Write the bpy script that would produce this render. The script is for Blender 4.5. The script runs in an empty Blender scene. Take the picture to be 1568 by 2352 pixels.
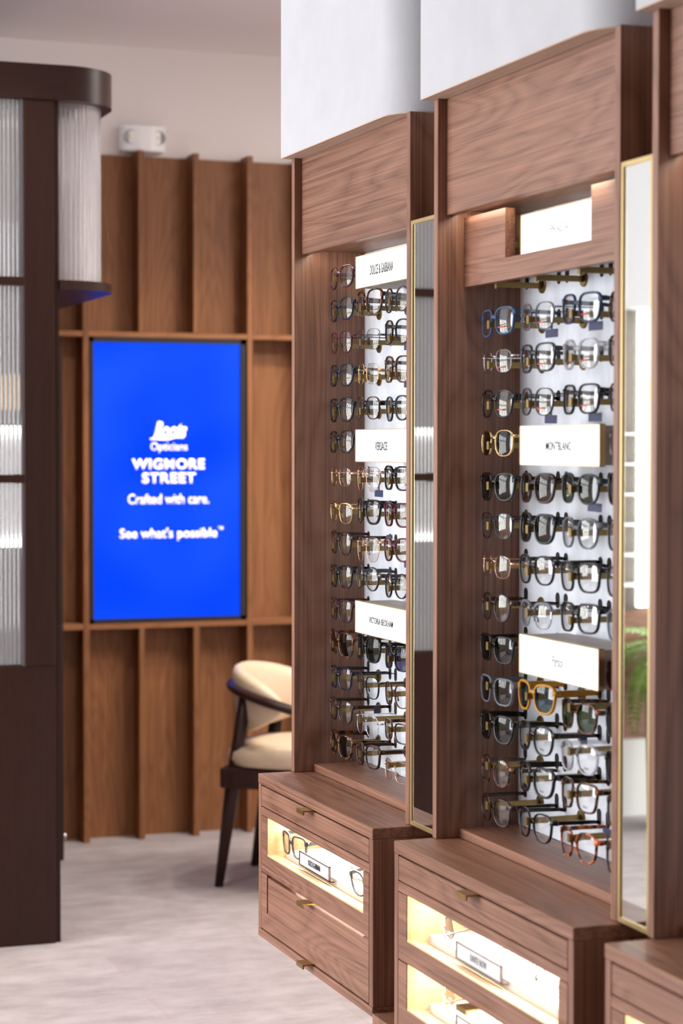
import bpy, bmesh, math, random
from mathutils import Vector, Matrix
random.seed(7)
PI = math.pi
S = bpy.context.scene
COL = S.collection

# ------------------------------------------------------------------ camera
H_EYE = 1.45
cam_d = bpy.data.cameras.new('camera'); cam = bpy.data.objects.new('camera', cam_d); COL.objects.link(cam)
cam.location = (0, 0, H_EYE)
cam_d.sensor_fit = 'VERTICAL'; cam_d.sensor_height = 36.0
cam_d.lens = 4770.0 / 2352.0 * 36.0
_yaw, _pit, _rol = math.radians(20.006), math.radians(1.784), math.radians(0.065)
cam.rotation_euler = (Matrix.Rotation(-_yaw, 4, 'Z') @ Matrix.Rotation(PI/2 - _pit, 4, 'X') @ Matrix.Rotation(_rol, 4, 'Z')).to_euler()
cam_d.dof.use_dof = True; cam_d.dof.focus_distance = 4.15; cam_d.dof.aperture_fstop = 4.2
cam_d.clip_start = 0.05
S.camera = cam

# ------------------------------------------------------------------ view, world, lights
S.view_settings.view_transform = 'Standard'; S.view_settings.look = 'None'
S.view_settings.exposure = 0.0; S.view_settings.gamma = 1.0; S.view_settings.use_curve_mapping = False
w = bpy.data.worlds.new('world'); S.world = w; w.use_nodes = True
w.node_tree.nodes['Background'].inputs[0].default_value = (0.75, 0.83, 1.0, 1)
w.node_tree.nodes['Background'].inputs[1].default_value = 0.6

def area(name, loc, direction, sx, sy, power, col=(1, 1, 1)):
    l = bpy.data.lights.new(name, 'AREA'); l.shape = 'RECTANGLE'; l.size = sx; l.size_y = sy; l.energy = power; l.color = col
    o = bpy.data.objects.new(name, l); COL.objects.link(o); o.location = loc
    o.rotation_euler = Vector(direction).to_track_quat('-Z', 'Y').to_euler()
    return o
def spot(name, loc, direction, power, angle=80, col=(1, .93, .85), r=.04):
    l = bpy.data.lights.new(name, 'SPOT'); l.energy = power; l.color = col; l.spot_size = math.radians(angle); l.spot_blend = .6; l.shadow_soft_size = r
    o = bpy.data.objects.new(name, l); COL.objects.link(o); o.location = loc
    o.rotation_euler = Vector(direction).to_track_quat('-Z', 'Y').to_euler()
    return o
CEIL = 2.93
# daylight through the shop windows of the left wall
area('window_daylight', (-3.72, 5.1, 1.55), (1, -.10, -.04), 3.1, 2.2, 330, (.93, .96, 1.0))
# added fill lamps below the ceiling, no fittings; they brighten the far shop
area('added_fill_light', (3.35, 5.6, CEIL - .03), (0, 0, -1), 1.2, .6, 60, (1, .96, .90))
area('added_fill_light', (-1.6, 4.6, CEIL - .03), (0, 0, -1), 1.2, .6, 25, (1, .96, .90))
# recessed ceiling spots, one per fitting built further down
SPOTS = [(.15, 4.3), (1.0, 5.4), (2.45, 5.9), (3.1, 6.4), (2.6, 6.5), (1.85, 6.2), (-1.2, 5.6), (-1.0, 3.9), (-2.6, 5.2)]
SPOT_POWER = [22, 26, 55, 66, 66, 55, 20, 30, 12]
for i, (x, y) in enumerate(SPOTS):
    spot('ceiling_spot_light', (x, y, CEIL - .03), (0, 0, -1), SPOT_POWER[i], 120)

# ------------------------------------------------------------------ materials
MATS = {}
def nt(name):
    m = bpy.data.materials.new(name); m.use_nodes = True; t = m.node_tree
    return m, t, t.nodes, t.links, t.nodes['Principled BSDF']
def plain(name, col, rough=.5, metal=0, spec=.5, emit=None, es=0, trans=0, ior=1.45, noise=0, nscale=30):
    if name in MATS: return MATS[name]
    m, t, N, L, P = nt(name)
    P.inputs['Base Color'].default_value = (*col, 1); P.inputs['Roughness'].default_value = rough
    P.inputs['Metallic'].default_value = metal; P.inputs['Specular IOR Level'].default_value = spec
    P.inputs['IOR'].default_value = ior
    if trans: P.inputs['Transmission Weight'].default_value = trans
    if emit: P.inputs['Emission Color'].default_value = (*emit, 1); P.inputs['Emission Strength'].default_value = es
    if noise:
        tc = N.new('ShaderNodeTexCoord'); nz = N.new('ShaderNodeTexNoise'); nz.inputs['Scale'].default_value = nscale; nz.inputs['Detail'].default_value = 5
        L.new(tc.outputs['Object'], nz.inputs['Vector'])
        mx = N.new('ShaderNodeMix'); mx.data_type = 'RGBA'
        mx.inputs[6].default_value = (*[c * (1 - noise) for c in col], 1); mx.inputs[7].default_value = (*[min(1, c * (1 + noise)) for c in col], 1)
        L.new(nz.outputs['Fac'], mx.inputs[0]); L.new(mx.outputs[2], P.inputs['Base Color'])
    MATS[name] = m; return m
def wood(name, light, dark, axis='z', rough=.5, spec=.5, waves=1.0, off=0.0):
    """laminate with stretched grain; axis = direction the grain runs in"""
    if name in MATS: return MATS[name]
    m, t, N, L, P = nt(name)
    tc = N.new('ShaderNodeTexCoord')
    def mapping(along, cross):
        mp = N.new('ShaderNodeMapping')
        s = [cross] * 3; s['xyz'.index(axis)] = along
        mp.inputs['Scale'].default_value = s; mp.inputs['Location'].default_value = (off, off * 1.7, off * .6)
        L.new(tc.outputs['Object'], mp.inputs['Vector']); return mp
    a = mapping(.55, 4.5); n1 = N.new('ShaderNodeTexNoise'); n1.inputs['Scale'].default_value = 1.6; n1.inputs['Detail'].default_value = 2.5; n1.inputs['Roughness'].default_value = .5; n1.inputs['Distortion'].default_value = .35
    L.new(a.outputs[0], n1.inputs['Vector'])
    # growth-ring lines: contour bands of the large noise
    ml = N.new('ShaderNodeMath'); ml.operation = 'MULTIPLY'; ml.inputs[1].default_value = 36
    L.new(n1.outputs['Fac'], ml.inputs[0])
    fr = N.new('ShaderNodeMath'); fr.operation = 'PINGPONG'; fr.inputs[1].default_value = 1; L.new(ml.outputs[0], fr.inputs[0])
    pw = N.new('ShaderNodeMath'); pw.operation = 'POWER'; pw.inputs[1].default_value = .6; L.new(fr.outputs[0], pw.inputs[0]); fr = pw
    b = mapping(.55, 130); n2 = N.new('ShaderNodeTexNoise'); n2.inputs['Scale'].default_value = 2.2; n2.inputs['Detail'].default_value = 3
    L.new(b.outputs[0], n2.inputs['Vector'])
    c = mapping(.5, 2.0); n3 = N.new('ShaderNodeTexNoise'); n3.inputs['Scale'].default_value = 2.0; n3.inputs['Detail'].default_value = 2
    L.new(c.outputs[0], n3.inputs['Vector'])
    s1 = N.new('ShaderNodeMath'); s1.operation = 'MULTIPLY'; s1.inputs[1].default_value = .17 * waves; L.new(fr.outputs[0], s1.inputs[0])
    s2 = N.new('ShaderNodeMath'); s2.operation = 'MULTIPLY_ADD'; s2.inputs[1].default_value = .70; L.new(n2.outputs['Fac'], s2.inputs[0]); L.new(s1.outputs[0], s2.inputs[2])
    s3 = N.new('ShaderNodeMath'); s3.operation = 'MULTIPLY_ADD'; s3.inputs[1].default_value = .3; L.new(n3.outputs['Fac'], s3.inputs[0]); L.new(s2.outputs[0], s3.inputs[2])
    cr = N.new('ShaderNodeValToRGB'); cr.color_ramp.elements[0].position = .38; cr.color_ramp.elements[1].position = .86
    cr.color_ramp.elements[0].color = (*dark, 1); cr.color_ramp.elements[1].color = (*light, 1)
    L.new(s3.outputs[0], cr.inputs[0]); L.new(cr.outputs[0], P.inputs['Base Color'])
    P.inputs['Roughness'].default_value = rough; P.inputs['Specular IOR Level'].default_value = spec
    bp = N.new('ShaderNodeBump'); bp.inputs['Strength'].default_value = .25; bp.inputs['Distance'].default_value = .0006
    L.new(n2.outputs['Fac'], bp.inputs['Height']); L.new(bp.outputs[0], P.inputs['Normal'])
    MATS[name] = m; return m
OAK_L, OAK_D = (.335, .165, .104), (.112, .044, .0235)
def oak(axis, off=0.0): return wood('walnut_laminate_%s_%d' % (axis, round(off * 10)), OAK_L, OAK_D, axis, .42, .5, 1.0, off)
def oakback(axis, off=0.0): return wood('warm_walnut_panel_%s_%d' % (axis, round(off * 10)), (.36, .155, .065), (.14, .053, .020), axis, .45, .25, .8, off)
def darkwood(axis): return wood('dark_stained_wood_' + axis, (.046, .018, .013), (.020, .008, .006), axis, .34, .22, .6)
def maple(axis): return wood('pale_maple_' + axis, (.80, .58, .32), (.62, .40, .20), axis, .5, .3, 1.0)
M_brass = plain('brushed_brass', (.55, .41, .20), .36, 1.0)
M_bronze = plain('satin_brass_peg', (.26, .18, .07), .36, 1.0)
M_handle = plain('aged_brass', (.34, .22, .075), .36, 1.0)
M_plaster = plain('white_plaster', (.46, .465, .485), .85, noise=.10, nscale=11)
M_wall = plain('painted_wall', (.80, .74, .72), .8)
M_ceil = plain('painted_ceiling', (.86, .80, .79), .85)
M_black = plain('black_plastic', (.012, .012, .014), .35)
M_white = plain('white_acrylic', (.86, .85, .86), .35)
M_ink = plain('black_ink', (.01, .01, .012), .6)
M_chrome = plain('chrome', (.8, .8, .8), .12, 1.0)
M_mirror = plain('mirror_silver', (.88, .90, .88), .015, 1.0)
M_cream = plain('cream_leather', (.60, .47, .33), .42, noise=.04, nscale=18)
M_sign = plain('sign_light_panel', (.35, .35, .35), .4, emit=(1, .985, .96), es=1.05)
M_led = plain('led_strip', (1, 1, 1), .4, emit=(1, .90, .74), es=32.0)
M_led2 = plain('drawer_led_strip', (1, 1, 1), .4, emit=(1, .93, .80), es=140.0)
M_tube = plain('led_tube', (1, 1, 1), .4, emit=(.96, 1.0, .97), es=9.0)
M_card = plain('grey_card', (.80, .81, .90), .5)
M_tag = plain('navy_tag', (.012, .018, .075), .5)

def backboard_mat():
    m, t, N, L, P = nt('pale_stone_laminate')
    tc = N.new('ShaderNodeTexCoord'); mp = N.new('ShaderNodeMapping'); mp.inputs['Scale'].default_value = (1, 4, 1.6); L.new(tc.outputs['Object'], mp.inputs[0])
    nz = N.new('ShaderNodeTexNoise'); nz.inputs['Scale'].default_value = 4; nz.inputs['Detail'].default_value = 6; nz.inputs['Roughness'].default_value = .6; L.new(mp.outputs[0], nz.inputs[0])
    cr = N.new('ShaderNodeValToRGB'); cr.color_ramp.elements[0].position = .3; cr.color_ramp.elements[1].position = .62
    cr.color_ramp.elements[0].color = (.52, .55, .60, 1); cr.color_ramp.elements[1].color = (.74, .77, .82, 1)
    L.new(nz.outputs['Fac'], cr.inputs[0]); L.new(cr.outputs[0], P.inputs['Base Color']); P.inputs['Roughness'].default_value = .55
    return m
M_board = backboard_mat()
def floor_mat():
    m, t, N, L, P = nt('mottled_vinyl_floor')
    tc = N.new('ShaderNodeTexCoord')
    mp = N.new('ShaderNodeMapping'); mp.inputs['Rotation'].default_value = (0, 0, math.radians(0)); L.new(tc.outputs['Object'], mp.inputs[0])
    br = N.new('ShaderNodeTexBrick'); br.inputs['Scale'].default_value = 1.0
    br.inputs['Brick Width'].default_value = .92; br.inputs['Row Height'].default_value = .23; br.inputs['Mortar Size'].default_value = .002; br.inputs['Bias'].default_value = 0
    br.inputs['Color1'].default_value = (.41, .362, .362, 1); br.inputs['Color2'].default_value = (.455, .405, .405, 1); br.inputs['Mortar'].default_value = (.40, .34, .32, 1)
    L.new(mp.outputs[0], br.inputs[0])
    m2 = N.new('ShaderNodeMapping'); m2.inputs['Scale'].default_value = (1.5, 3.0, 1); L.new(tc.outputs['Object'], m2.inputs[0])
    nz = N.new('ShaderNodeTexNoise'); nz.inputs['Scale'].default_value = 4.5; nz.inputs['Detail'].default_value = 7; nz.inputs['Roughness'].default_value = .68; L.new(m2.outputs[0], nz.inputs[0])
    cr = N.new('ShaderNodeValToRGB'); cr.color_ramp.elements[0].position = .33; cr.color_ramp.elements[1].position = .68
    cr.color_ramp.elements[0].color = (.70, .68, .67, 1); cr.color_ramp.elements[1].color = (1, 1, 1, 1); L.new(nz.outputs['Fac'], cr.inputs[0])
    mx = N.new('ShaderNodeMix'); mx.data_type = 'RGBA'; mx.blend_type = 'MULTIPLY'; mx.inputs[0].default_value = 1
    L.new(br.outputs['Color'], mx.inputs[6]); L.new(cr.outputs[0], mx.inputs[7]); L.new(mx.outputs[2], P.inputs['Base Color'])
    P.inputs['Roughness'].default_value = .5; P.inputs['Specular IOR Level'].default_value = .35
    return m
M_floor = floor_mat()
def thin_glass(name, tint, refl=1.0, rough=0.0):
    """thin clear sheet: straight-through tint plus a fresnel reflection"""
    if name in MATS: return MATS[name]
    m, t, N, L, P = nt(name); N.remove(P); out = N['Material Output']
    tr = N.new('ShaderNodeBsdfTransparent'); tr.inputs[0].default_value = (*tint, 1)
    gl = N.new('ShaderNodeBsdfGlossy'); gl.inputs['Roughness'].default_value = rough
    fr = N.new('ShaderNodeFresnel'); fr.inputs[0].default_value = 1.5
    ml = N.new('ShaderNodeMath'); ml.operation = 'MULTIPLY'; ml.inputs[1].default_value = refl; ml.use_clamp = True; L.new(fr.outputs[0], ml.inputs[0])
    mx = N.new('ShaderNodeMixShader'); L.new(ml.outputs[0], mx.inputs[0]); L.new(tr.outputs[0], mx.inputs[1]); L.new(gl.outputs[0], mx.inputs[2]); L.new(mx.outputs[0], out.inputs[0])
    MATS[name] = m; return m
M_pane = thin_glass('drawer_glass', (.97, .98, .97), .3)
def reeded():
    m, t, N, L, P = nt('reeded_glass')
    P.inputs['Base Color'].default_value = (.93, .93, .95, 1); P.inputs['Transmission Weight'].default_value = .82; P.inputs['Roughness'].default_value = .04; P.inputs['IOR'].default_value = 1.45
    return m
M_reed = reeded()

# ------------------------------------------------------------------ mesh helpers
class MB:
    def __init__(s): s.v = []; s.f = []; s.mi = []
    def add(s, vs, fs, mi=0):
        o = len(s.v); s.v += [tuple(p) for p in vs]; s.f += [tuple(i + o for i in f) for f in fs]; s.mi += [mi] * len(fs); return s
    def box(s, x0, x1, y0, y1, z0, z1, mi=0):
        x0, x1 = min(x0, x1), max(x0, x1); y0, y1 = min(y0, y1), max(y0, y1); z0, z1 = min(z0, z1), max(z0, z1)
        v = [(x0, y0, z0), (x1, y0, z0), (x1, y1, z0), (x0, y1, z0), (x0, y0, z1), (x1, y0, z1), (x1, y1, z1), (x0, y1, z1)]
        return s.add(v, [(0, 3, 2, 1), (4, 5, 6, 7), (0, 1, 5, 4), (1, 2, 6, 5), (2, 3, 7, 6), (3, 0, 4, 7)], mi)
    def prism(s, poly, z0, z1, mi=0):
        n = len(poly); v = [(x, y, z0) for x, y in poly] + [(x, y, z1) for x, y in poly]
        f = [tuple(range(n))[::-1], tuple(range(n, 2 * n))] + [(i, (i + 1) % n, n + (i + 1) % n, n + i) for i in range(n)]
        return s.add(v, f, mi)
    def sweep(s, path, sect, closed=False, up=Vector((0, 0, 1)), scales=None, caps=True, mi=0):
        """sect: list of (a,b) in the (side, up) frame of the path"""
        P = [Vector(p) for p in path]; n = len(P); m = len(sect); vs = []
        for i, p in enumerate(P):
            a = P[(i - 1) % n] if (closed or i > 0) else p; b = P[(i + 1) % n] if (closed or i < n - 1) else p
            tg = (b - a).normalized(); sd = tg.cross(up)
            if sd.length < 1e-5: sd = Vector((1, 0, 0))
            sd.normalize(); u2 = sd.cross(tg).normalized(); k = scales[i] if scales else 1
            kx, ky = k if isinstance(k, tuple) else (k, k)
            vs += [p + sd * (c * kx) + u2 * (d * ky) for c, d in sect]
        fs = []
        for i in range(n if closed else n - 1):
            j = (i + 1) % n
            for q in range(m): r = (q + 1) % m; fs.append((i * m + q, i * m + r, j * m + r, j * m + q))
        if not closed and caps: fs += [tuple(range(m)), tuple(range((n - 1) * m, n * m))[::-1]]
        return s.add(vs, fs, mi)
    def tube(s, path, r, n=8, closed=False, scales=None, up=Vector((0, 0, 1)), mi=0):
        return s.sweep(path, [(r * math.cos(2 * PI * i / n), r * math.sin(2 * PI * i / n)) for i in range(n)], closed, up, scales, True, mi)
    def lathe(s, prof, c=(0, 0, 0), axis='z', n=24, mi=0):
        vs = []; m = len(prof)
        for i in range(n):
            t = 2 * PI * i / n
            for r, h in prof:
                a, b = r * math.cos(t), r * math.sin(t)
                vs.append({'z': (c[0] + a, c[1] + b, c[2] + h), 'x': (c[0] + h, c[1] + a, c[2] + b), 'y': (c[0] + a, c[1] + h, c[2] + b)}[axis])
        fs = [(i * m + q, ((i + 1) % n) * m + q, ((i + 1) % n) * m + q + 1, i * m + q + 1) for i in range(n) for q in range(m - 1)]
        return s.add(vs, fs, mi)
    def mesh(s, name, smooth=False, bevel=0, seg=1):
        me = bpy.data.meshes.new(name); me.from_pydata(s.v, [], s.f)
        for p, k in zip(me.polygons, s.mi): p.material_index = k
        bm = bmesh.new(); bm.from_mesh(me); bmesh.ops.recalc_face_normals(bm, faces=bm.faces)
        if bevel: bmesh.ops.bevel(bm, geom=[e for e in bm.edges if len(e.link_faces) == 2 and e.calc_face_angle(0) > .5], offset=bevel, segments=seg, affect='EDGES', clamp_overlap=True)
        bm.to_mesh(me); bm.free()
        if smooth:
            for p in me.polygons: p.use_smooth = True
        return me
    def build(s, name, mats, parent=None, smooth=False, bevel=0, seg=1, loc=None):
        me = s.mesh(name, smooth, bevel, seg)
        for m in (mats if isinstance(mats, (list, tuple)) else [mats]): me.materials.append(m)
        o = bpy.data.objects.new(name, me); COL.objects.link(o)
        if parent: o.parent = parent; o.matrix_parent_inverse = Matrix.Identity(4)
        if parent is not None:
            inv = world_loc(parent)
            if inv.length > 0 and not getattr(s, 'local', False):
                me.transform(Matrix.Translation(-inv))
        if loc: o.location = loc
        return o
def world_loc(o):
    v = Vector((0, 0, 0))
    while o: v += o.location; o = o.parent
    return v
def empty(name, label, cat, loc=(0, 0, 0), rz=0, group=None):
    o = bpy.data.objects.new(name, None); COL.objects.link(o); o.location = loc; o.rotation_euler = (0, 0, rz); o.empty_display_size = .05
    o['label'] = label; o['category'] = cat
    if group: o['group'] = group
    return o
def struct(o): o['kind'] = 'structure'; return o
def tag(o, label, cat, group=None):
    o['label'] = label; o['category'] = cat
    if group: o['group'] = group
    return o
def text_mesh(txt, height, width=None, shear=0, bold=0, extrude=.0004, spacing=1.0):
    cu = bpy.data.curves.new('txt', 'FONT'); cu.body = txt; cu.size = 1; cu.shear = shear; cu.offset = bold; cu.extrude = 0; cu.align_x = 'CENTER'; cu.space_character = spacing; cu.resolution_u = 4
    o = bpy.data.objects.new('txt', cu); COL.objects.link(o)
    dg = bpy.context.evaluated_depsgraph_get(); me = bpy.data.meshes.new_from_object(o.evaluated_get(dg))
    bpy.data.objects.remove(o); bpy.data.curves.remove(cu)
    xs = [v.co.x for v in me.vertices]; ys = [v.co.y for v in me.vertices]
    sx = (width / (max(xs) - min(xs))) if width else height / (max(ys) - min(ys)); sy = height / (max(ys) - min(ys))
    cx, cy = (max(xs) + min(xs)) / 2, (max(ys) + min(ys)) / 2
    for v in me.vertices: v.co.x = (v.co.x - cx) * sx; v.co.y = (v.co.y - cy) * sy; v.co.z = 0
    bm = bmesh.new(); bm.from_mesh(me)
    r = bmesh.ops.extrude_face_region(bm, geom=bm.faces[:]); bmesh.ops.translate(bm, verts=[e for e in r['geom'] if isinstance(e, bmesh.types.BMVert)], vec=(0, 0, extrude))
    bmesh.ops.recalc_face_normals(bm, faces=bm.faces); bm.to_mesh(me); bm.free(); return me
FACE_MX = Matrix(((0, 0, -1, 0), (-1, 0, 0, 0), (0, 1, 0, 0), (0, 0, 0, 1)))     # reads correctly on a face that looks towards -X
FACE_MY = Matrix(((1, 0, 0, 0), (0, 0, -1, 0), (0, 1, 0, 0), (0, 0, 0, 1)))      # same for a face that looks towards -Y
def lettering(txt, pos, height, width, mat, parent, face=FACE_MX, **k):
    me = text_mesh(txt, height, width, **k); me.transform(face); me.transform(Matrix.Translation(Vector(pos) - world_loc(parent)))
    me.materials.append(mat); me.name = 'lettering'
    o = bpy.data.objects.new('lettering', me); COL.objects.link(o); o.parent = parent; return o
def rpoly(x0, x1, y0, y1, r, n=28):
    """plan rectangle whose (x1,y0) corner is rounded"""
    p = [(x0, y0)]
    p += [(x1 - r + r * math.sin(a), y0 + r - r * math.cos(a)) for a in [PI / 2 * i / n for i in range(n + 1)]]
    return p + [(x1, y1), (x0, y1)]

# ------------------------------------------------------------------ room shell
struct(MB().box(-3.9, 5.2, -2.2, 7.7, -.08, 0).build('floor', M_floor))
struct(MB().box(-3.9, 5.2, -2.2, 7.7, CEIL, CEIL + .1).build('ceiling', M_ceil))
struct(MB().box(-3.9, 5.2, 7.53, 7.68, 0, CEIL).build('wall_back', M_wall))
struct(MB().box(5.05, 5.2, 4.3, 7.53, 0, CEIL).build('wall_far_right', M_wall))
struct(MB().box(1.625, 5.2, -2.05, 4.262, 0, CEIL).build('wall_right', M_wall))
struct(MB().box(-3.9, 5.2, -2.2, -2.05, 0, CEIL).build('wall_front', darkwood('z')))
wl = MB().box(-3.9, -3.78, -2.05, 3.5, 0, CEIL).box(-3.9, -3.78, 6.7, 7.53, 0, CEIL).box(-3.9, -3.78, 3.5, 6.7, 0, .42).box(-3.9, -3.78, 3.5, 6.7, 2.68, CEIL)
struct(wl.build('wall_left', M_wall))
wf = MB()
for k in range(6): wf.box(-3.87, -3.81, 3.53 + k * .628 - .03, 3.53 + k * .628 + .03, .42, 2.68)
wf.box(-3.87, -3.81, 3.5, 6.7, .42, .47).box(-3.87, -3.81, 3.5, 6.7, 2.63, 2.68).box(-3.87, -3.81, 3.5, 6.7, 2.0, 2.05)
struct(wf.build('window_1', darkwood('z')))
# ceiling downlights
for i, (x, y) in enumerate(SPOTS):
    d = empty('downlight', 'round white recessed ceiling downlight', 'ceiling light', (x, y, CEIL), group='recessed ceiling downlights')
    MB().lathe([(.045, -.001), (.058, -.001), (.058, -.008), (.05, -.012), (.043, -.006), (.045, -.001)], (x, y, CEIL)).build('trim_ring', M_white, d, smooth=True)
    MB().lathe([(.0, -.002), (.044, -.002)], (x, y, CEIL)).build('lamp_face', plain('downlight_face', (1, 1, 1), .5, emit=(1, .95, .88), es=8), d)

# ------------------------------------------------------------------ timber panelling on the back wall
YP, YF = 7.515, 7.425
pan = empty('timber_wall_panelling', 'warm brown timber wall panelling with vertical fins and two horizontal rails behind the blue screen', 'wall panelling', (1.9, YP, 0))
MB().box(1.2, 4.9, YP, 7.53, 0, 2.525).build('backing_panel', oakback('z'), pan)
for k in range(16):
    x = 1.714 + (k - 2) * .2085
    if k != 99:
        hi = x in ()
        if not (1.76 < x < 2.31): MB().box(x - .011, x + .011, YF, YP, 0, 2.535).build('fin', oakback('z', .3), pan, bevel=.001)
        else:
            MB().box(x - .011, x + .011, YF, YP, 1.872, 2.535).build('fin', oakback('z', .3), pan, bevel=.001)
            MB().box(x - .011, x + .011, YF, YP, 0, .782).build('fin', oakback('z', .3), pan, bevel=.001)
for z0, z1 in ((1.852, 1.872), (.782, .804)):
    MB().box(1.2, 4.9, YF + .002, YP, z0, z1).build('rail', oakback('x', .5), pan, bevel=.001)

# emergency light above the panelling
em = empty('emergency_light', 'white twin-lamp emergency light on the wall above the timber panelling', 'emergency light', (1.945, 7.53, 2.587))
prof = [(1.862, 7.475), (1.875, 7.462), (1.925, 7.452), (1.965, 7.452), (2.015, 7.462), (2.028, 7.475), (2.028, 7.53), (1.862, 7.53)]
MB().prism(prof, 2.538, 2.632).build('housing', M_white, em, bevel=.004, seg=2)
for x in (1.893, 1.997):
    lp = MB().lathe([(.0, -.001), (.022, -.001), (.026, -.006), (.026, .006)], (x, 7.461, 2.588), 'y').build('lamp', plain('grey_lens', (.35, .36, .4), .3), em, smooth=True)
    MB().lathe([(.0, -.004), (.007, -.003), (.008, 0)], (x, 7.459, 2.588), 'y').build('bulb', plain('lamp_core', (.9, .88, .6), .3), lp, smooth=True)

# ------------------------------------------------------------------ portrait screen
tv = empty('digital_screen', 'tall portrait digital screen showing white words on bright blue', 'screen', (2.045, YF, .80))
bz = MB(); X0, X1, Z0, Z1 = 1.729, 2.3225, .8055, 1.8515
bz.box(X0, X1, 7.44, 7.505, Z0, Z1).box(X0, X0 + .013, 7.425, 7.44, Z0, Z1).box(X1 - .020, X1, 7.425, 7.44, Z0, Z1).box(X0, X1, 7.425, 7.44, Z0, Z0 + .014).box(X0, X1, 7.425, 7.44, Z1 - .018, Z1)
bz.build('bezel', M_black, tv)
def screen_mat():
    m, t, N, L, P = nt('blue_screen'); P.inputs['Base Color'].default_value = (.0, .0, .01, 1); P.inputs['Roughness'].default_value = .4
    tc = N.new('ShaderNodeTexCoord'); nz = N.new('ShaderNodeTexNoise'); nz.inputs['Scale'].default_value = 2.4; nz.inputs['Detail'].default_value = 1; L.new(tc.outputs['Object'], nz.inputs[0])
    cr = N.new('ShaderNodeValToRGB'); cr.color_ramp.elements[0].position = .35; cr.color_ramp.elements[1].position = .72
    cr.color_ramp.elements[0].color = (.0, .062, 1, 1); cr.color_ramp.elements[1].color = (.012, .105, 1, 1); L.new(nz.outputs['Fac'], cr.inputs[0])
    L.new(cr.outputs[0], P.inputs['Emission Color']); P.inputs['Emission Strength'].default_value = 1.0; P.inputs['Specular IOR Level'].default_value = .03
    return m
MB().box(X0 + .013, X1 - .020, 7.437, 7.4405, Z0 + .014, Z1 - .018).build('display', screen_mat(), tv)
M_glyph = plain('screen_letters', (.9, .9, .9), .5, emit=(1, .90, .82), es=.9)
YT = 7.4366
def scr(txt, x0, x1, z0, z1, **k): lettering(txt, ((x0 + x1) / 2, YT, (z0 + z1) / 2), z1 - z0, x1 - x0, M_glyph, tv, FACE_MY, **k)
def px2x(u): return 1.740 + (u - 214) * (2.310 - 1.740) / (558 - 214)
def py2z(v): return 1.833 - (v - 785) * (1.833 - .813) / (1418 - 785)
scr('Boots', px2x(352), px2x(430), py2z(1003), py2z(964), shear=.45, bold=.035)
sw = MB(); pth = [(px2x(345), YT, py2z(1004)), (px2x(362), YT, py2z(1003)), (px2x(385), YT, py2z(1004)), (px2x(408), YT, py2z(998)), (px2x(428), YT, py2z(984))]
sw.sweep(pth, [(-.0005, -.005), (.0005, -.005), (.0005, .005), (-.0005, .005)], scales=[.5, 1, .9, .8, .4], up=Vector((0, 0, 1))); sw.build('logo_swash', M_glyph, tv)
scr('Opticians', px2x(346), px2x(431), py2z(1036), py2z(1012), bold=.01)
scr('WIGMORE', px2x(303), px2x(471), py2z(1074), py2z(1049), bold=.035, spacing=1.12)
scr('STREET', px2x(326), px2x(450), py2z(1106), py2z(1081), bold=.035, spacing=1.12)
scr('Crafted with care.', px2x(294), px2x(481), py2z(1153), py2z(1130), bold=.012)
scr("See what's possible", px2x(275), px2x(500), py2z(1238), py2z(1208), bold=.018)
scr('TM', px2x(502), px2x(514), py2z(1214), py2z(1206), bold=.01)

# ------------------------------------------------------------------ booth of dark wood and reeded glass
bo = empty('reeded_glass_booth', 'dark brown wooden booth with reeded glass panels and a rounded upper corner', 'booth', (.6, 5.95, 0))
YB = 5.95
MB().box(-.1, 1.28, YB, YB + .045, 0, .815).build('base_panel', darkwood('z'), bo, bevel=.001)
MB().box(1.281, 1.297, YB + .012, YB + .06, 0, 2.45).build('edge_strip', darkwood('z'), bo)
MB().box(1.191, 1.2805, YB - .004, YB + .06, .815, 2.4495).build('post', darkwood('z'), bo, bevel=.001)
MB().box(-.1, -.02, YB - .004, YB + .06, .815, 2.4495).build('post', darkwood('z'), bo, bevel=.001)
MB().prism(rpoly(-.1, 1.486, YB - .012, 7.42, .17), 2.45, 2.551).build('cornice', darkwood('x'), bo)
MB().prism(rpoly(1.2975, 1.486, YB + .0, 7.42, .16), 1.907, 1.934).build('curved_shelf', darkwood('x'), bo)
for z in (1.927, 1.358):
    MB().box(-.02, 1.191, YB - .004, YB + .03, z - .012, z + .012).build('glazing_bar', darkwood('x'), bo)
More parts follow.
